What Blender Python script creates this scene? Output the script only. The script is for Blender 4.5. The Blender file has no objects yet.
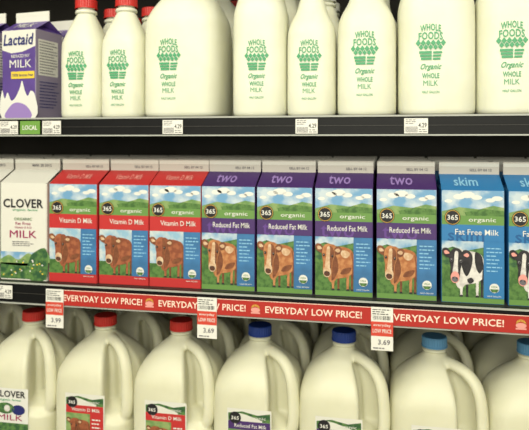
import bpy, math, random
from mathutils import Vector, Matrix
random.seed(7)
S = bpy.context.scene
COL = S.collection
CZ = 1.35   # eye height

# ------------------------------------------------------------------ materials
_m = {}
def srgb(c):
    return tuple(((v/255)/12.92 if v/255 <= .04045 else (((v/255)+.055)/1.055)**2.4) for v in c)
def mat(name, rgb, rough=.5, metal=0, noise=0.0, nscale=40, sss=0, coat=0, emit=0, rgb2=None, spec=None):
    if name in _m: return _m[name]
    m = bpy.data.materials.new(name); m.use_nodes = True
    nt = m.node_tree; b = nt.nodes['Principled BSDF']
    c = srgb(rgb)
    b.inputs['Base Color'].default_value = (*c, 1)
    b.inputs['Roughness'].default_value = rough
    b.inputs['Metallic'].default_value = metal
    if spec is not None: b.inputs['Specular IOR Level'].default_value = spec
    if coat: b.inputs['Coat Weight'].default_value = coat
    if sss:
        b.inputs['Subsurface Weight'].default_value = sss
        b.inputs['Subsurface Radius'].default_value = (.02, .018, .012)
        b.inputs['Subsurface Scale'].default_value = .5
    if emit:
        b.inputs['Emission Color'].default_value = (*c, 1); b.inputs['Emission Strength'].default_value = emit
    if noise or rgb2:
        tc = nt.nodes.new('ShaderNodeTexCoord'); n = nt.nodes.new('ShaderNodeTexNoise')
        n.inputs['Scale'].default_value = nscale; n.inputs['Detail'].default_value = 3
        r = nt.nodes.new('ShaderNodeValToRGB')
        c2 = srgb(rgb2) if rgb2 else tuple(v*(1-noise) for v in c)
        r.color_ramp.elements[0].position = .4; r.color_ramp.elements[1].position = .62
        r.color_ramp.elements[0].color = (*c, 1); r.color_ramp.elements[1].color = (*c2, 1)
        nt.links.new(tc.outputs['Object'], n.inputs['Vector'])
        nt.links.new(n.outputs['Fac'], r.inputs['Fac'])
        nt.links.new(r.outputs['Color'], b.inputs['Base Color'])
    _m[name] = m
    return m

MILK = mat('milk_plastic', (228,226,200), .46, sss=.25, rgb2=(222,220,192), nscale=14)
MILK2 = mat('milk_plastic_white', (236,236,216), .48, sss=.25, rgb2=(230,230,208), nscale=14)
GREENPRINT = mat('green_print', (76,162,112), .5)
WHITE = mat('white_print', (232,231,224), .45)
BLACK = mat('black_print', (26,24,28), .5)
RED = mat('red_board', (196,50,50), .45)
PURPLE = mat('purple_board', (74,46,108), .45)
BLUE = mat('skim_blue_board', (50,124,182), .45)
LAV = mat('lavender_print', (158,130,196), .5)
DPURP = mat('deep_purple_print', (100,66,142), .5)
DBLUE = mat('deep_blue_print', (28,92,150), .5)
PINK = mat('pale_red_print', (236,160,150), .5)
PALEB = mat('pale_blue_print', (150,204,234), .5)
SKY = mat('sky_print', (114,164,204), .5, nscale=45, rgb2=(200,214,222))
SKYL = mat('sky_haze_print', (150,190,214), .5, nscale=60, rgb2=(206,216,218))
COLBLUE = mat('column_blue', (64,124,178), .5, noise=.25, nscale=30)
GRASS = mat('grass_print', (94,134,66), .55, nscale=160, rgb2=(62,102,46))
HILL = mat('hill_print', (108,146,84), .55, nscale=90, rgb2=(148,170,106))
BAND = mat('organic_green_band', (106,148,74), .5)
GOLD = mat('gold_print', (216,170,70), .5)
BROWN = mat('cow_brown', (200,138,88), .6, nscale=110, rgb2=(172,104,60))
RBROWN = mat('cow_red_brown', (172,100,64), .6, nscale=110, rgb2=(138,72,46))
SHBROWN = mat('cow_shade_brown', (138,82,50), .6, nscale=140, rgb2=(112,62,38))
DBROWN = mat('cow_dark_brown', (92,54,36), .6)
CREAM = mat('cow_cream', (226,198,164), .6, nscale=150, rgb2=(206,166,128))
CBLACK = mat('cow_black', (32,30,34), .6, nscale=120, rgb2=(52,48,52))
CWHITE = mat('cow_white', (232,228,222), .6, nscale=120, rgb2=(204,198,194))
FIN = mat('gable_fin', (206,200,190), .5)
BOARD = mat('carton_board_white', (228,226,216), .5)
CLOVERP = mat('magenta_print', (160,30,90), .5)
DGREEN = mat('dark_green_print', (48,90,54), .5, nscale=120, rgb2=(96,136,72))
LPURP = mat('lactose_purple', (98,74,150), .42, noise=.15, nscale=20)
LSIDE = mat('lactose_side', (146,136,160), .5)
YEL = mat('yellow_print', (236,206,70), .5)
NAVY = mat('navy_print', (34,40,110), .5)
GREY = mat('grey_print', (110,106,112), .5)
BANRED = mat('banner_red', (182,42,34), .5)
BANTXT = mat('banner_cream', (250,222,204), .5)
RAIL = mat('rail_black', (14,14,15), .45, noise=.3, nscale=25, spec=.25)
RAILGREY = mat('rail_edge_grey', (176,178,170), .4)
SHELFM = mat('shelf_dark_steel', (56,54,50), .5, noise=.3, nscale=18)
CASEB = mat('case_back_panel', (74,70,62), .6, noise=.25, nscale=8)
TAGW = mat('tag_white', (236,234,226), .5)
TAGR = mat('tag_red', (214,72,54), .5)
TAGG = mat('tag_green', (112,158,68), .5)
CAPRED = mat('cap_red', (200,46,40), .4)
CAPBLUE = mat('cap_blue', (30,60,140), .4)
CAPLB = mat('cap_light_blue', (92,148,192), .4)
CAPW = mat('cap_white', (235,235,226), .4)

# ------------------------------------------------------------------ mesh builder
class MB:
    def __init__(s): s.v=[]; s.f=[]; s.fm=[]; s.sm=[]; s.mats=[]
    def mi(s,m):
        if m not in s.mats: s.mats.append(m)
        return s.mats.index(m)
    def add(s, vs, fs, m, smooth=False):
        o=len(s.v); i=s.mi(m); s.v += [tuple(v) for v in vs]
        for f in fs: s.f.append([a+o for a in f]); s.fm.append(i); s.sm.append(smooth)
    def box(s,x0,x1,y0,y1,z0,z1,m):
        vs=[(x,y,z) for x in(x0,x1) for y in(y0,y1) for z in(z0,z1)]
        s.add(vs,[(0,1,3,2),(4,6,7,5),(0,4,5,1),(2,3,7,6),(0,2,6,4),(1,5,7,3)],m)
    def mesh(s,name):
        me=bpy.data.meshes.new(name); me.from_pydata(s.v,[],s.f)
        for m in s.mats: me.materials.append(m)
        for p,i,sm in zip(me.polygons,s.fm,s.sm): p.material_index=i; p.use_smooth=sm
        me.update(); return me
def obj(name, me, loc=(0,0,0), rz=0, parent=None):
    o=bpy.data.objects.new(name,me); COL.objects.link(o); o.location=loc; o.rotation_euler=(0,0,rz)
    if parent: o.parent=parent
    return o

_t={}
def text2d(s, bold=.0, res=2):
    k=(s,bold,res)
    if k in _t: return _t[k]
    cu=bpy.data.curves.new('tmp','FONT'); cu.body=s; cu.size=1; cu.offset=bold; cu.resolution_u=res
    cu.fill_mode='FRONT'; cu.space_character=1+bold*2
    o=bpy.data.objects.new('tmp',cu); COL.objects.link(o)
    dg=bpy.context.evaluated_depsgraph_get(); dg.update()
    e=o.evaluated_get(dg); me=e.to_mesh()
    vs=[(v.co.x,v.co.y) for v in me.vertices]; fs=[tuple(p.vertices) for p in me.polygons]
    e.to_mesh_clear(); bpy.data.objects.remove(o); bpy.data.curves.remove(cu)
    x0=min(v[0] for v in vs);x1=max(v[0] for v in vs)
    z0=min(v[1] for v in vs);z1=max(v[1] for v in vs)
    vs=[((v[0]-x0)/(x1-x0)-.5,(v[1]-z0)/(z1-z0)-.5) for v in vs]
    _t[k]=(vs,fs); return _t[k]

def spline(pts):
    n=len(pts); q=[]
    for i in range(n):
        p0,p1,p2,p3=pts[i-1],pts[i],pts[(i+1)%n],pts[(i+2)%n]
        for t in (0,.25,.5,.75):
            q.append(tuple(.5*((2*p1[k])+(-p0[k]+p2[k])*t+(2*p0[k]-5*p1[k]+4*p2[k]-p3[k])*t*t+(-p0[k]+3*p1[k]-3*p2[k]+p3[k])*t**3) for k in(0,1)))
    return q
class Art:
    """2-D printing on a surface: mapper (u,v,height)->(x,y,z)"""
    def __init__(s, mb, mp, eps=.00025, ox=0): s.mb=mb; s.mp0=mp; s.eps=eps; s.ox=ox
    def mp(s,x,z,h): return s.mp0(x+s.ox, z, h)
    def text(s, t, cx, cz, w, h, m, layer=5, bold=.02, shear=0, arc=0):
        vs,fs=text2d(t,min(bold,.022))
        P=[]
        for a,b in vs:
            x=cx+a*w+b*h*shear; z=cz+b*h-arc*(a*2)**2
            P.append(s.mp(x,z,layer*s.eps))
        s.mb.add(P,fs,m)
    def rect(s,x0,x1,z0,z1,m,layer=1,nx=1,nz=1):
        P=[];F=[]
        for j in range(nz+1):
            for i in range(nx+1):
                P.append(s.mp(x0+(x1-x0)*i/nx,z0+(z1-z0)*j/nz,layer*s.eps))
        for j in range(nz):
            for i in range(nx):
                a=j*(nx+1)+i; F.append((a,a+1,a+nx+2,a+nx+1))
        s.mb.add(P,F,m)
    def poly(s,pts,m,layer=2,smooth=True,box=None):
        if smooth: pts=spline(pts)
        if box:
            x0,x1,z0,z1=box
            pts=[(x0+min(max(u,0),1)*(x1-x0), z0+min(max(v,0),1)*(z1-z0)) for u,v in pts]
        s.mb.add([s.mp(x,z,layer*s.eps) for x,z in pts],[tuple(range(len(pts)))],m)
    def ell(s,cx,cz,a,b,m,layer=2,n=20,rot=0):
        c,d=math.cos(rot),math.sin(rot)
        s.mb.add([s.mp(cx+a*math.cos(t)*c-b*math.sin(t)*d, cz+a*math.cos(t)*d+b*math.sin(t)*c, layer*s.eps)
                  for t in [i*2*math.pi/n for i in range(n)]],[tuple(range(n))],m)
    def lines(s,x0,x1,z0,z1,n,m,layer=4,seed=1,th=.35):
        r=random.Random(seed); st=(z1-z0)/n
        for i in range(n):
            z=z1-(i+.5)*st; x=x0; e=x1-(x1-x0)*r.uniform(0,.35)
            while x<e:
                w=min(r.uniform(.003,.008),e-x)
                s.rect(x,x+w,z-st*th/2,z+st*th/2,m,layer); x+=w+.0012

# ------------------------------------------------------------------ cow portraits printed on cartons
def cow(art, box, kind):
    P=lambda pts,m,l,sm=True: art.poly(pts,m,l,sm,box)
    x0,x1,z0,z1=box
    hol = kind=='holstein'
    A = CWHITE if hol else (RBROWN if kind=='red' else BROWN)
    B = CBLACK if hol else SHBROWN
    P([(.44,.74),(.58,.80),(.78,.79),(.95,.73),(1.0,.58),(.985,.36),(.84,.26),(.62,.22),(.48,.24),(.40,.5)],A,4)
    for lx,w,m in ((.46,.052,A),(.60,.045,B),(.84,.052,A),(.95,.042,B)):
        P([(lx-w,.36),(lx+w,.36),(lx+w*.62,.20),(lx+w*.72,.16),(lx+w*.5,.05),(lx+w*.85,.0),(lx-w*.8,.0),(lx-w*.5,.05),(lx-w*.7,.16),(lx-w*.55,.2)],m,3,False)
        P([(lx-w*.8,.0),(lx+w*.85,.0),(lx+w*.6,.03),(lx-w*.6,.03)],CBLACK,4,False)
    P([(.955,.72),(.995,.55),(.99,.30),(.97,.22),(.955,.30),(.965,.5),(.93,.68)],B,6,False)
    P([(.24,.74),(.40,.84),(.55,.79),(.66,.56),(.60,.28),(.46,.14),(.34,.20),(.28,.45)],A,5)
    if not hol:
        P([(.46,.66),(.56,.60),(.60,.40),(.52,.24),(.42,.18),(.44,.40)],B,6)
        P([(.66,.72),(.80,.73),(.90,.68),(.82,.60),(.70,.62)],CREAM if kind=='two' else A,6)
        P([(.66,.30),(.86,.32),(.94,.42),(.82,.42),(.70,.38)],B,6)
    else:
        P([(.50,.81),(.64,.81),(.73,.70),(.68,.48),(.58,.36),(.48,.50),(.46,.68)],B,6)
        P([(.80,.79),(.94,.73),(.98,.54),(.90,.42),(.82,.50),(.78,.65)],B,6)
        P([(.60,.30),(.70,.34),(.76,.28),(.66,.23)],B,6)
    H=A if not hol else CBLACK
    cx,cy,sc,tl=.33,.60,1.22,-.10
    def hp(l):
        o=[]
        for a,b in l:
            a*=sc; b*=sc
            o.append((cx+a*math.cos(tl)-b*math.sin(tl)*.9, cy+a*math.sin(tl)*.8+b*math.cos(tl)))
        return o
    def HE(a,b,ra,rb,m,l):
        P(hp([(a+ra*math.cos(t),b+rb*math.sin(t)) for t in [i*math.pi/8 for i in range(16)]]),m,l,False)
    P(hp([(-.10,.12),(-.19,.19),(-.28,.17),(-.26,.09),(-.12,.05)]),B,7)
    P(hp([(.10,.12),(.19,.19),(.28,.16),(.25,.08),(.12,.05)]),B,7)
    P(hp([(-.14,.12),(-.20,.155),(-.25,.14),(-.22,.10)]),PINK if hol else CREAM,8)
    P(hp([(.14,.12),(.20,.155),(.25,.13),(.21,.095)]),PINK if hol else CREAM,8)
    P(hp([(-.11,.16),(0,.21),(.11,.16),(.135,.04),(.10,-.08),(.085,-.22),(.0,-.30),(-.085,-.22),(-.10,-.08),(-.135,.04)]),H,9)
    P(hp([(.02,.17),(.10,.14),(.125,.04),(.09,-.08),(.075,-.20),(.03,-.18),(.045,0)]),B,10)
    P(hp([(-.035,.15),(.03,.15),(.035,.0),(.05,-.16),(-.05,-.16),(-.04,.0)]),CWHITE if hol else (CREAM if kind=='two' else A),11)
    HE(0,-.215,.088,.085,CREAM if not hol else PINK,12)
    HE(0,-.245,.066,.040,DBROWN if not hol else GREY,13)
    HE(-.038,-.225,.014,.014,CBLACK,14); HE(.038,-.225,.014,.014,CBLACK,14)
    for e in(-.092,.092):
        HE(e,.03,.027,.024,DBROWN if not hol else GREY,12); HE(e,.028,.018,.017,BLACK,13); HE(e-.005,.036,.005,.005,WHITE,14)

# ------------------------------------------------------------------ gable-top carton
CW=.0465; CH=.173; CD=.0465; RH=.022; FH=.020
def carton_shell(mb, body, roof, fin, side=None):
    side = side or body
    w,d,h=CW,CD,CH
    b=.0015
    ring=[(-w+b,-d),(w-b,-d),(w,-d+b),(w,d-b),(w-b,d),(-w+b,d),(-w,d-b),(-w,-d+b)]
    vs=[(x,y,0) for x,y in ring]+[(x,y,h) for x,y in ring]
    mb.add(vs,[(0,1,9,8)],body)
    mb.add(vs,[(i,(i+1)%8,(i+1)%8+8,i+8) for i in range(1,8)],side)
    mb.add(vs,[tuple(range(7,-1,-1))],BOARD)
    r=h+RH; t=.0012
    A=(-w,-d,h);B=(w,-d,h);C=(w,d,h);D=(-w,d,h)
    E=(-w,-t,r);F=(w,-t,r);G=(w,t,r);H=(-w,t,r)
    mb.add([A,B,F,E],[(0,1,2,3)],roof)
    mb.add([C,D,H,G],[(0,1,2,3)],roof)
    for sx in(-1,1):
        fold=(sx*(w-.022),0,h+RH*.62)
        mb.add([(sx*w,-d,h),(sx*w,d,h),(sx*w,t,r),(sx*w,-t,r),fold],[(0,1,4),(1,2,4),(3,0,4)],roof)
    mb.box(-w,w,-t,t,r,r+FH,fin)
    mb.box(-w,w,-t-.0004,-t,r+FH*.62,r+FH*.9,BOARD)
def front(x,z,h): return (x,-CD-h,z)
def roofmap(x,v,h): return (x,-CD+CD*v-h*.5,CH+RH*v+h)
def finmap(x,z,h): return (x,-.0018-h,CH+RH+z)

def organic_carton(kind):
    mb=MB()
    if kind=='red': fade,rtxt,title,tint=PINK,'','Vitamin D Milk',RED
    elif kind=='two': fade,rtxt,title,tint=LAV,'two','Reduced Fat Milk',PURPLE
    else: fade,rtxt,title,tint=PALEB,'skim','Fat Free Milk',BLUE
    carton_shell(mb,tint,tint,FIN,tint)
    a=Art(mb,front); W=CW-.0006
    a.rect(-W,W,.132,.1725,SKY,1)
    for cx,cz,r in((-.02,.163,.009),(-.008,.166,.011),(.006,.162,.008),(.026,.158,.007),(.036,.161,.008),(-.036,.156,.006)):
        a.ell(cx,cz,r,r*.45,WHITE,2)
    a.poly([(-W,.140),(-.02,.147),(.01,.144),(.03,.150),(W,.147),(W,.132),(-W,.132)],HILL,2,False)
    a.poly([(-.012,.139),(.015,.145),(W,.142),(W,.134),(-.01,.134)],GRASS,3,False)
    a.rect(-W,W,.120,.134,BAND,3)
    a.text('organic',.014,.127,.040,.0080,WHITE,5,.004)
    a.ell(-.030,.131,.0120,.0120,BLACK,5,24); a.ell(-.030,.131,.0111,.0111,GOLD,6,24); a.ell(-.030,.131,.0102,.0102,BLACK,7,24)
    a.text('365',-.030,.131,.016,.0080,WHITE,9,.015)
    a.rect(-W,W,.095,.120,tint,3)
    if rtxt: a.text(rtxt,-.010,.104,.054,.019,DPURP if kind=='two' else DBLUE,4,.01)
    a.text(title,.006,.1090,.064,.0085,WHITE,6,.004)
    split=.016
    a.rect(-W,split,.006,.095,SKYL if kind=='red' else SKY,2)
    a.poly([(-W,.080),(-.03,.086),(-.01,.080),(split,.086),(split,.05),(-W,.05)],DGREEN if kind!='red' else SKYL,3,False)
    a.rect(-W,split,.006,.058 if kind!='red' else .040,GRASS,4)
    if kind=='red': a.rect(-W,W,.001,.016,RED,5)
    else: a.rect(-W,W,.001,.009,BAND,5)
    a2=Art(mb,lambda x,z,h:front(x,z,h+.001),.0002)
    cow(a2,(-W+.0005,split+.0005,.010 if kind!='red' else .017,.097),{'skim':'holstein','red':'red','two':'two'}[kind])
    a.rect(split,W,.009 if kind!='red' else .016,.095,COLBLUE if kind!='skim' else BLUE,9)
    a.lines(split+.004,W-.003,.048,.088,7,PALEB,11,3,.28)
    a.ell(.0315,.025,.0072,.0072,WHITE,11,20); a.poly([(.0250,.0235),(.0380,.0235),(.035,.0188),(.028,.0188)],DGREEN,12,False)
    a.text('USDA',.0315,.027,.009,.003,DGREEN,12,.01)
    a.text('HALF GALLON',.031,.0125,.020,.0020,WHITE,11,.01)
    r=Art(mb,roofmap)
    if rtxt: r.text(rtxt,-.008,.50,.036,.55,fade,4,.012)
    else: r.text('Vitamin D Milk',.0,.5,.050,.34,PINK,4,.005)
    f=Art(mb,finmap); f.text('SELL BY 04 12',.018,.007,.034,.0042,GREY,3,.01)
    return mb.mesh('organic_carton_'+kind)

def clover_carton():
    mb=MB(); carton_shell(mb,BOARD,BOARD,FIN,BOARD)
    a=Art(mb,front); W=CW-.0006
    a.rect(-W,W,.022,.050,SKY,1)
    a.rect(-W,W,0.002,.030,DGREEN,2)
    a.poly([(-W,.028),(-.03,.044),(-.01,.036),(.01,.048),(.03,.040),(W,.054),(W,.028)],HILL,2)
    a.poly([(.008,.004),(.012,.036),(.022,.050),(W,.056),(W,.004)],DGREEN,3)
    rr=random.Random(2)
    for i in range(40): a.ell(rr.uniform(-.042,.042),rr.uniform(.008,.036),.0018,.0014,(GRASS,HILL,YEL,WHITE)[i%4],5,8)
    a.text('CLOVER',0,.137,.080,.016,BLACK,5,.02)
    a.text('organic farms',.004,.125,.05,.005,GREENPRINT,5,.008)
    a.text('ORGANIC',0,.109,.036,.005,DGREEN,5,.01); a.text('Fat Free',0,.101,.03,.005,CLOVERP,5,.008); a.text('Vitamin A & D',0,.094,.034,.0038,CLOVERP,5,.008)
    a.text('MILK',0,.082,.054,.013,CLOVERP,5,.0)
    a.lines(-.022,.022,.060,.070,3,GREY,4,5)
    f=Art(mb,finmap); f.text('MAR 28 2012',.01,.008,.04,.005,GREY,3,.01)
    return mb.mesh('clover_carton')

def lactose_carton():
    mb=MB(); carton_shell(mb,LPURP,LPURP,BOARD,LSIDE)
    a=Art(mb,front); W=CW-.0006
    a.rect(-W,W,.128,.1725,BOARD,1)
    a.poly([(-W,.135),(-.02,.128),(.01,.130),(W,.140),(W,.12),(-W,.12)],LPURP,2,False)
    a.text('Lactaid',0,.154,.080,.022,NAVY,5,.02,.15)
    a.text('REDUCED FAT',.006,.122,.05,.006,WHITE,6,.01)
    a.text('MILK',.006,.107,.060,.015,WHITE,6,.0)
    a.rect(-.02,.044,.078,.092,YEL,5); a.text('100% lactose free',.012,.085,.056,.006,NAVY,7,.01)
    a.poly([(-W,.002),(-W,.056),(-.038,.040),(-.030,.052),(-.02,.036),(-.008,.042),(.004,.060),(.010,.074),(.018,.054),(.026,.044),(.034,.054),(W,.044),(W,.002)],WHITE,4,True)
    a.poly([(-.035,.002),(-.026,.022),(-.005,.032),(.024,.024),(.034,.002)],LAV,5)
    s=Art(mb,lambda x,z,h:(CW+h,x,z))
    s.rect(-.038,.030,.085,.155,WHITE,1); s.lines(-.034,.028,.087,.153,12,GREY,3,9)
    s.lines(-.034,.034,.02,.075,9,NAVY,3,4)
    r=Art(mb,roofmap); r.text('MILK',0,.5,.05,.5,WHITE,4,.0)
    return mb.mesh('lactose_free_carton')

# ------------------------------------------------------------------ plastic bottles
def ring(hw,n,z,N=48,mod=None):
    out=[]
    for i in range(N):
        t=2*math.pi*i/N; c,s=math.cos(t),math.sin(t)
        r=hw*(abs(c)**n+abs(s)**n)**(-1/n)
        if mod: r*=mod(t,z)
        out.append((r*c,r*s,z))
    return out
def interp(profile,steps=6):
    out=[]
    n=len(profile)
    for i in range(n-1):
        p0,p1,p2,p3=profile[max(i-1,0)],profile[i],profile[i+1],profile[min(i+2,n-1)]
        for k in range(steps):
            t=k/steps
            z=p1[0]+(p2[0]-p1[0])*t
            q=[]
            for j in(1,2):
                m1=(p2[j]-p0[j])/max(p2[0]-p0[0],1e-6)*(p2[0]-p1[0]); m2=(p3[j]-p1[j])/max(p3[0]-p1[0],1e-6)*(p2[0]-p1[0])
                q.append((2*t**3-3*t*t+1)*p1[j]+(t**3-2*t*t+t)*m1+(-2*t**3+3*t*t)*p2[j]+(t**3-t*t)*m2)
            out.append((z,q[0],max(q[1],2)))
    out.append(profile[-1]); return out
def loft(mb,prof,m,N=48,mod=None,smooth=True):
    rs=[ring(hw,n,z,N,mod) for z,hw,n in prof]
    vs=[v for r in rs for v in r]; F=[]
    for j in range(len(rs)-1):
        for i in range(N):
            F.append((j*N+i,j*N+(i+1)%N,(j+1)*N+(i+1)%N,(j+1)*N+i))
    F.append(tuple(range(N-1,-1,-1))); F.append(tuple(range((len(rs)-1)*N,len(rs)*N)))
    mb.add(vs,F,m,smooth)
def cap(mb,z,r,h,m):
    prof=[(z,r*1.03,2),(z+.002,r*1.03,2),(z+.0022,r,2),(z+h-.0015,r,2),(z+h-.0004,r*.95,2),(z+h,r*.88,2)]
    N=60; vs=[];F=[]
    for j,(zz,rr,_) in enumerate(prof):
        for i in range(N):
            k=rr*(1-.03*(i%2)*(2<=j<=3)); t=2*math.pi*i/N
            vs.append((k*math.cos(t),k*math.sin(t),zz))
    for j in range(len(prof)-1):
        for i in range(N): F.append((j*N+i,j*N+(i+1)%N,(j+1)*N+(i+1)%N,(j+1)*N+i))
    F.append(tuple(range((len(prof)-1)*N,len(prof)*N)))
    mb.add(vs,F,m)

def store_label(art,cz,s):
    T=art.text; G=GREENPRINT
    T('WHOLE',0,cz+1.62*s,1.20*s,.42*s,G,3,.022,0,.10*s)
    T('FOODS',0,cz+1.12*s,1.40*s,.46*s,G,3,.022,0,.06*s)
    for i in range(6):
        x=(-.72+i*.29)*s
        art.poly([(x-.15*s,cz+.68*s),(x,cz+.88*s),(x+.15*s,cz+.68*s),(x,cz+.48*s)],G,3,False)
    for i in range(5):
        x=(-.56+i*.28)*s
        art.poly([(x-.14*s,cz+.42*s),(x,cz+.60*s),(x+.14*s,cz+.42*s),(x,cz+.26*s)],G,4,False)
    for k in range(3):
        z=cz+.12*s-k*.19*s; w=(.66-.05*k)*s
        art.rect(-w,w*.1,z-.075*s,z+.075*s,G,3,3); art.rect(w*.22,w,z-.075*s,z+.05*s,G,3,3)
    T('Organic',0,cz-.78*s,1.2*s,.46*s,G,3,.022,.35)
    T('WHOLE',0,cz-1.28*s,1.0*s,.32*s,G,3,.022)
    T('MILK',0,cz-1.72*s,.85*s,.32*s,G,3,.0)
    T('HALF GALLON',0,cz-2.25*s,1.0*s,.16*s,G,3,.01)

def bottle(name,hw,H,n,body,capm,neck=.014,label=(.08,.02,0),mold=MILK2,shoulder=.6):
    mb=MB()
    prof=interp([(0,hw*.90,n),(.004,hw*.975,n),(.012,hw,n),(body*.5,hw,n),(body,hw*.985,n),
                 (body+(H-body)*.18,hw*.91,max(n*.85,2.2)),(body+(H-body)*.42,hw*shoulder,2.4),(H-.033,neck*1.3,2),(H-.024,neck,2),(H-.012,neck,2)])
    loft(mb,prof,mold,64)
    loft(mb,[(H-.026,neck*1.25,2),(H-.023,neck*1.3,2),(H-.020,neck*1.2,2)],mold,32)
    cap(mb,H-.017,max(neck*1.28,.0195),.017,capm)
    def mp(x,z,h):
        q=min(abs(x)/hw,.999); return (x,-hw*(1-q**n)**(1/n)-h,z)
    store_label(Art(mb,mp,.0004,label[2]),label[0],label[1])
    return mb.mesh(name)

# gallon jug with handle (body and handle fused by voxel remesh)
HA=math.radians(-38)
def sst(a,b,x):
    t=min(max((x-a)/(b-a),0),1); return t*t*(3-2*t)
def jug_shell():
    mb=MB()
    def mod(t,z):
        d=abs((t-HA+math.pi)%(2*math.pi)-math.pi)
        A=1-sst(math.radians(14),math.radians(33),d); B=sst(.085,.112,z)*(1-sst(.197,.222,z))
        return 1-.54*A*B
    prof=interp([(0,.064,4),(.004,.069,4.5),(.012,.072,5),(.08,.0725,5),(.152,.072,4.6),(.175,.066,3.6),(.195,.052,2.7),(.210,.035,2.2),(.221,.021,2),(.229,.0165,2),(.242,.0165,2)],5)
    loft(mb,prof,MILK,96,mod)
    pts=[(.012,.214),(.034,.212),(.058,.205),(.075,.190),(.083,.168),(.086,.140),(.086,.115),(.082,.095),(.068,.078),(.05,.066)]
    q=[]
    for i in range(len(pts)-1):
        p0,p1,p2,p3=pts[max(i-1,0)],pts[i],pts[i+1],pts[min(i+2,len(pts)-1)]
        for t in(0,.33,.66): q.append(tuple(.5*((2*p1[k])+(-p0[k]+p2[k])*t+(2*p0[k]-5*p1[k]+4*p2[k]-p3[k])*t*t+(-p0[k]+3*p1[k]-3*p2[k]+p3[k])*t**3) for k in(0,1)))
    q.append(pts[-1]); N=20; vs=[];F=[]
    er=Vector((math.cos(HA),math.sin(HA),0)); et=Vector((-math.sin(HA),math.cos(HA),0)); ez=Vector((0,0,1))
    for i,(r,z) in enumerate(q):
        a=q[max(i-1,0)];b=q[min(i+1,len(q)-1)]; d=Vector((b[0]-a[0],b[1]-a[1])).normalized()
        nrm=er*(-d.y)+ez*d.x; c=er*r+ez*z
        for k in range(N):
            t=2*math.pi*k/N; vs.append(tuple(c+nrm*math.cos(t)*.009+et*math.sin(t)*.0110))
    for j in range(len(q)-1):
        for i in range(N): F.append((j*N+i,j*N+(i+1)%N,(j+1)*N+(i+1)%N,(j+1)*N+i))
    F.append(tuple(range(N-1,-1,-1))); F.append(tuple(range((len(q)-1)*N,len(q)*N)))
    mb.add(vs,F,MILK,True)
    me=mb.mesh('jug_raw'); o=bpy.data.objects.new('tmpjug',me); COL.objects.link(o)
    md=o.modifiers.new('r','REMESH'); md.mode='VOXEL'; md.voxel_size=.0025; md.use_smooth_shade=True
    ms=o.modifiers.new('s','SMOOTH'); ms.factor=.5; ms.iterations=5
    dg=bpy.context.evaluated_depsgraph_get(); dg.update()
    e=o.evaluated_get(dg); m2=e.to_mesh()
    V=[tuple(v.co) for v in m2.vertices]; FF=[tuple(p.vertices) for p in m2.polygons]
    e.to_mesh_clear(); bpy.data.objects.remove(o)
    return V,FF
JV,JF=jug_shell()
def jug(kind,capm):
    mb=MB(); mb.add(JV,JF,MILK,True)
    loft(mb,[(.226,.0185,2),(.229,.0200,2),(.232,.0185,2)],MILK,40)
    cap(mb,.234,.0205,.017,capm)
    hw,n=.0722,5
    def mp(x,z,h):
        q=min(abs(x)/hw,.999); return (x,-hw*(1-q**n)**(1/n)-h-.0008,z)
    OX=.019
    a=Art(mb,mp,.0003,OX)
    x0,x1,z0,z1=-.060,.015,.040,.134
    if kind=='clover':
        a.rect(x0,x1,z0,z1-.004,WHITE,1,8,4)
        a.text('CLOVER',-.021,.120,.062,.012,BLACK,4,.02); a.text('organic farms',-.021,.109,.044,.005,GREENPRINT,4,.01)
        a.ell(-.03,.094,.018,.010,DGREEN,3); a.ell(-.004,.092,.013,.009,NAVY,3); a.ell(-.026,.094,.006,.006,CWHITE,4)
        a.text('MILK',-.020,.078,.05,.010,CLOVERP,4,.0)
        a.rect(x0,x1,z0,z0+.028,DGREEN,3,8)
    else:
        c1={'red':RED,'two':PURPLE,'skim':BLUE}[kind]
        a.rect(x0,x1,z0,z1-.002,BOARD,1,8,4)
        a.poly([(x0+.002,.112),(x0+.002,.124),(-.034,.128),(-.008,.123),(x1-.002,.127),(x1-.002,.112)],DGREEN,2,False)
        a.ell(-.046,.117,.010,.010,BLACK,4); a.text('365',-.046,.117,.013,.006,WHITE,6,.015)
        a.text('organic',-.010,.118,.032,.006,WHITE,4,.004)
        a.rect(x0+.002,x1-.002,.098,.112,c1,3,8)
        a.text({'red':'Vitamin D Milk','two':'Reduced Fat Milk','skim':'Fat Free Milk'}[kind],-.020,.105,.054,.006,WHITE,5,.005)
        a.rect(x0+.002,-.012,.042,.098,HILL,3,5); a.rect(-.012,x1-.002,.042,.098,c1,3,3)
        a2=Art(mb,lambda x,z,h:mp(x,z,h+.001),.0002,OX); cow(a2,(x0+.004,-.012,.044,.098),{'skim':'holstein','red':'red','two':'two'}[kind])
        a.lines(-.008,x1-.006,.052,.092,6,WHITE,5,3)
    return mb.mesh('gallon_jug_'+kind)

# ------------------------------------------------------------------ display case
case=bpy.data.objects.new('refrigerated_display_case',None); COL.objects.link(case)
XL,XR=-1.25,.75
def part(name,build):
    mb=MB(); build(mb); return obj(name,mb.mesh(name),parent=case)
ZT=CZ+.038; ZM=CZ-.25; ZB=CZ-.577
def shelf(z,rail):
    def f(mb):
        mb.box(XL,XR,-.012,.52,z-.012,z,SHELFM)
        x=XL+.1
        while x<XR:
            mb.box(x,x+.006,.02,.52,z-.03,z-.012,SHELFM); x+=.45
        zt,zb=rail
        mb.box(XL,XR,-.020,-.012,zb,zt,RAIL)
        mb.box(XL,XR,-.0225,-.020,zt-.0026,zt,RAILGREY)
        mb.box(XL,XR,-.0225,-.020,zb,zb+.0022,RAILGREY)
        mb.box(XL,XR,-.0212,-.020,(zt+zb)/2-.0004,(zt+zb)/2+.0004,SHELFM)
    return f
part('shelf_upper',shelf(ZT,(CZ+.0385,CZ+.0065)))
part('shelf_middle',shelf(ZM,(CZ-.2485,CZ-.286)))
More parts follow.
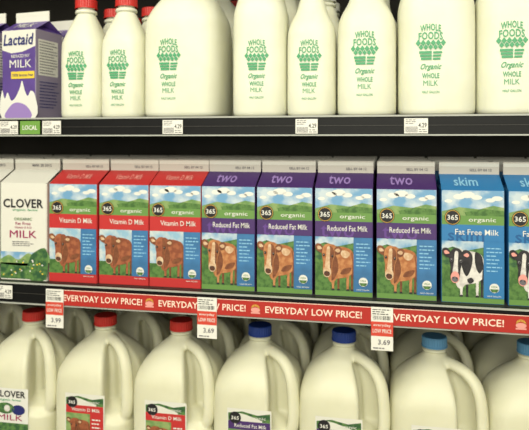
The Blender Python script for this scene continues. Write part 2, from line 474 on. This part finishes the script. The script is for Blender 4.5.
part('shelf_lower',shelf(ZB,(ZB+.001,ZB-.035)))
part('shelf_top',shelf(CZ+.40,(CZ+.402,CZ+.37)))
part('back_panel',lambda mb:mb.box(XL,XR,.52,.56,.3,2.2,CASEB))
part('side_panels',lambda mb:(mb.box(XL-.04,XL,-.1,.56,0,2.2,CASEB),mb.box(XR,XR+.04,-.1,.56,0,2.2,CASEB)))
part('base_kick',lambda mb:(mb.box(XL,XR,.0,.56,0,.30,RAIL),mb.box(XL,XR,-.01,0,.22,.30,RAILGREY)))
part('canopy',lambda mb:(mb.box(XL-.04,XR+.04,-.12,.56,2.2,2.32,RAIL),mb.box(XL-.04,XR+.04,-.13,-.12,2.18,2.32,RAILGREY)))

# ------------------------------------------------------------------ cartons
M={k:organic_carton(k) for k in('red','two','skim')}; CL=clover_carton(); LA=lactose_carton()
r=random.Random(3)
base=[CL,CL,CL,CL,M['red'],M['red'],M['red'],M['two'],M['two'],M['two'],M['two'],M['skim'],M['skim'],M['skim'],M['skim']]
cx=[-.931,-.834,-.737,-.6400,-.5430,-.4485,-.3550,-.2618,-.1672,-.0712,.0267,.1252,.2230,.3200,.418]
for j in range(4):
    for x,m in zip(cx,base):
        o=obj('milk_carton',m,(x,.048+j*.0965+(r.uniform(0,.003) if j==0 else .004),ZM),0 if j else math.radians(r.uniform(-.4,.4)))
        o.scale=(.988,.988,1)

for x,y in((-.650,.047),(-.742,.050),(-.648,.135)):
    o=obj('lactose_free_milk_carton',LA,(x,y,ZT),math.radians(-7)); o.scale=(.80,.80,.93)

# ------------------------------------------------------------------ upper bottles
SB=bottle('bottle_slim_red',.0385,.216,3.2,.130,CAPRED,.0150,(.076,.0235,0),shoulder=.70)
SW=bottle('bottle_slim_white',.0400,.230,3.2,.135,CAPW,.0155,(.082,.0235,0),shoulder=.66)
HG=bottle('bottle_half_gallon',.0460,.285,3.4,.170,CAPW,.019,(.085,.0235,0),shoulder=.74)
HG2=bottle('bottle_half_gallon_wide',.0475,.268,3.4,.140,CAPW,.018,(.090,.0250,-.003),shoulder=.60)
GB=bottle('bottle_gallon',.0690,.275,4.2,.165,CAPRED,.020,(.089,.0250,-.014),shoulder=.72)
GB2=bottle('bottle_gallon_b',.0600,.285,4.0,.175,CAPW,.019,(.095,.0260,-.012),shoulder=.74)
tops=[(-.5390,SB,.0385),(-.4607,SB,.0385),(-.352,GB,.069),(-.2145,HG,.0460),(-.1265,SW,.0400),(-.0365,HG2,.0475),(.0735,GB2,.060),(.1955,GB2,.060),(.3175,GB2,.06),(.4395,GB2,.06)]
for x,m,h in tops:
    obj('milk_bottle',m,(x,h+.004,ZT),math.radians(r.uniform(-2,2)))
    for j in (1,2):
        d=.01+h+j*(2*h+.006)
        if d+h<.5: obj('milk_bottle',m,(x+.012,d,ZT),0)
obj('milk_bottle',GB,(-.93,.08,ZT),0)

# ------------------------------------------------------------------ lower jugs
J={'c':jug('clover',CAPRED),'r':jug('red',CAPRED),'t':jug('two',CAPBLUE),'s':jug('skim',CAPLB)}
js=[(-.966,'c'),(-.817,'c'),(-.668,'c'),(-.519,'r'),(-.370,'r'),(-.2235,'t'),(-.076,'t'),(.074,'s'),(.224,'s'),(.374,'s'),(.524,'s')]
for j in range(3):
    for x,k in js:
        obj('milk_jug',J[k],(x,.078+j*.1500,ZB),math.radians(r.uniform(-.5,2.0)) if j==0 else 0)

# ------------------------------------------------------------------ banner
def banner():
    mb=MB(); mb.box(-.578,XR-.01,-.0242,-.0230,CZ-.283,CZ-.2565,BANRED)
    a=Art(mb,lambda x,z,h:(x,-.0242-h,z))
    for s,L in((-.546,.144),(-.373,.148),(-.193,.152),(-.0005,.166),(.205,.152),(.388,.152),(.571,.152)):
        a.text('EVERYDAY LOW PRICE!',s+L/2,CZ-.2698,L,.0108,BANTXT,2,.018)
        c=s-.016
        for k in range(9):
            t=math.pi*k/8
            a.rect(c+.006*math.cos(t)-.0008,c+.006*math.cos(t)+.0008,CZ-.271+.005*math.sin(t),CZ-.2675+.005*math.sin(t),GOLD,2)
        a.ell(c,CZ-.2715,.0075,.004,PINK,3); a.rect(c-.0075,c+.0075,CZ-.2775,CZ-.275,PINK,2)
    a.rect(-.578,XR-.01,CZ-.2575,CZ-.2565,BANTXT,1)
    return mb.mesh('banner')
obj('sale_banner',banner())

# ------------------------------------------------------------------ tags
def hang_tag(p):
    mb=MB(); w,h=.0165,.066
    mb.box(-w,w,-.0012,0,-h,0,TAGW)
    a=Art(mb,lambda x,z,hh:(x,-.0012-hh,z),.0002)
    a.lines(-w+.002,w-.002,-.012,-.002,3,BLACK,2,8)
    rr=random.Random(5); x=-w+.003
    while x<w-.004:
        a.rect(x,x+.0006,-.019,-.013,BLACK,2); x+=rr.choice((.001,.0015,.002))
    a.rect(-w,w,-.044,-.022,TAGR,2)
    a.text('everyday',0,-.0275,.026,.005,WHITE,4,.01); a.text('LOW PRICE',0,-.036,.028,.006,WHITE,4,.015)
    a.text(p,.003,-.053,.018,.008,GREY,3,.02); a.lines(-w+.003,w-.003,-.065,-.060,1,GREY,2,2)
    return mb.mesh('hang_tag')
for x,p in((-.561,'3.99'),(-.289,'3.69'),(-.0105,'3.69')):
    obj('price_tag',hang_tag(p),(x,-.0256,CZ-.2555))
def rail_tag(green=False):
    mb=MB(); w,h=.0175 if not green else .019,.0115
    mb.box(-w,w,-.001,0,-h,h,TAGG if green else TAGW)
    a=Art(mb,lambda x,z,hh:(x,-.001-hh,z),.0002)
    if green: a.text('LOCAL',0,0,.028,.008,WHITE,2,.02)
    else:
        a.lines(-w+.002,.002,.002,h-.001,3,GREY,2,4); a.text('4.29',.0095,.001,.012,.007,BLACK,2,.01)
        x=-w+.002
        while x<.002: a.rect(x,x+.0006,-h+.0015,-.001,GREY,2); x+=.0013
        a.lines(.004,w-.001,-h+.001,-.004,2,GREY,2,4)
    return mb.mesh('rail_tag')
RT=rail_tag(); RG=rail_tag(True)
for x in(-.651,-.5687,-.349,-.127,.040,.30): obj('shelf_label',RT,(x,-.0226,CZ+.0215))
obj('shelf_label',RG,(-.610,-.0226,CZ+.0215))
for x in(-.662,-.80): obj('shelf_label',RT,(x,-.0226,CZ-.266))

# ------------------------------------------------------------------ room shell
def plane(name,x0,x1,y0,y1,z0,z1,m):
    mb=MB(); mb.box(x0,x1,y0,y1,z0,z1,m); obj(name,mb.mesh(name))
FLOOR=mat('floor_tile',(176,168,150),.35,noise=.2,nscale=3)
CEIL=mat('ceiling_tile',(214,210,200),.8,noise=.08,nscale=6)
WALL=mat('wall_paint',(188,180,160),.8,noise=.1,nscale=2)
plane('floor',-4,4,-4,.8,-.1,0,FLOOR)
plane('ceiling',-4,4,-4,.8,3.2,3.3,CEIL)
plane('wall_back',-4,4,.7,.8,0,3.2,WALL)
TUBE=mat('fluorescent_diffuser',(255,248,228),.5,emit=3)
for i,x in enumerate((-1.4,.9)):
    mb=MB(); mb.box(x-.6,x+.6,-1.75,-1.45,3.15,3.2,RAILGREY); mb.box(x-.57,x+.57,-1.72,-1.48,3.14,3.15,TUBE)
    obj('ceiling_light_fixture',mb.mesh('fixture'))

def area(name,loc,tgt,sx,sy,e,c):
    L=bpy.data.lights.new(name,'AREA'); L.shape='RECTANGLE'; L.size=sx; L.size_y=sy; L.energy=e; L.color=c
    o=bpy.data.objects.new(name,L); COL.objects.link(o); o.location=loc
    o.rotation_euler=(Vector(tgt)-Vector(loc)).to_track_quat('-Z','Y').to_euler(); return o
area('store_ceiling_lamp',(-.3,-1.9,2.75),(-.2,0,1.25),2.6,1.2,56,(1,.975,.82))
area('frontal_fill',(.1,-2.8,1.9),(-.2,0,1.2),2.4,1.4,39,(1,.975,.81))  # added fill from behind the camera for more frontal light, no fixture modelled
w=bpy.data.worlds.new('World'); S.world=w; w.use_nodes=True
w.node_tree.nodes['Background'].inputs[0].default_value=(1,.99,.86,1); w.node_tree.nodes['Background'].inputs[1].default_value=.24

# ------------------------------------------------------------------ camera
cam=bpy.data.cameras.new('camera'); co=bpy.data.objects.new('camera',cam); COL.objects.link(co)
co.location=(0,-.96,CZ); co.rotation_euler=(math.radians(90),0,math.asin(.2033))
cam.sensor_width=36; cam.lens=600/529*36; cam.shift_y=-75/529; cam.clip_start=.02
cam.dof.use_dof=True; cam.dof.focus_distance=.80; cam.dof.aperture_fstop=8
S.camera=co
S.view_settings.view_transform='Standard'
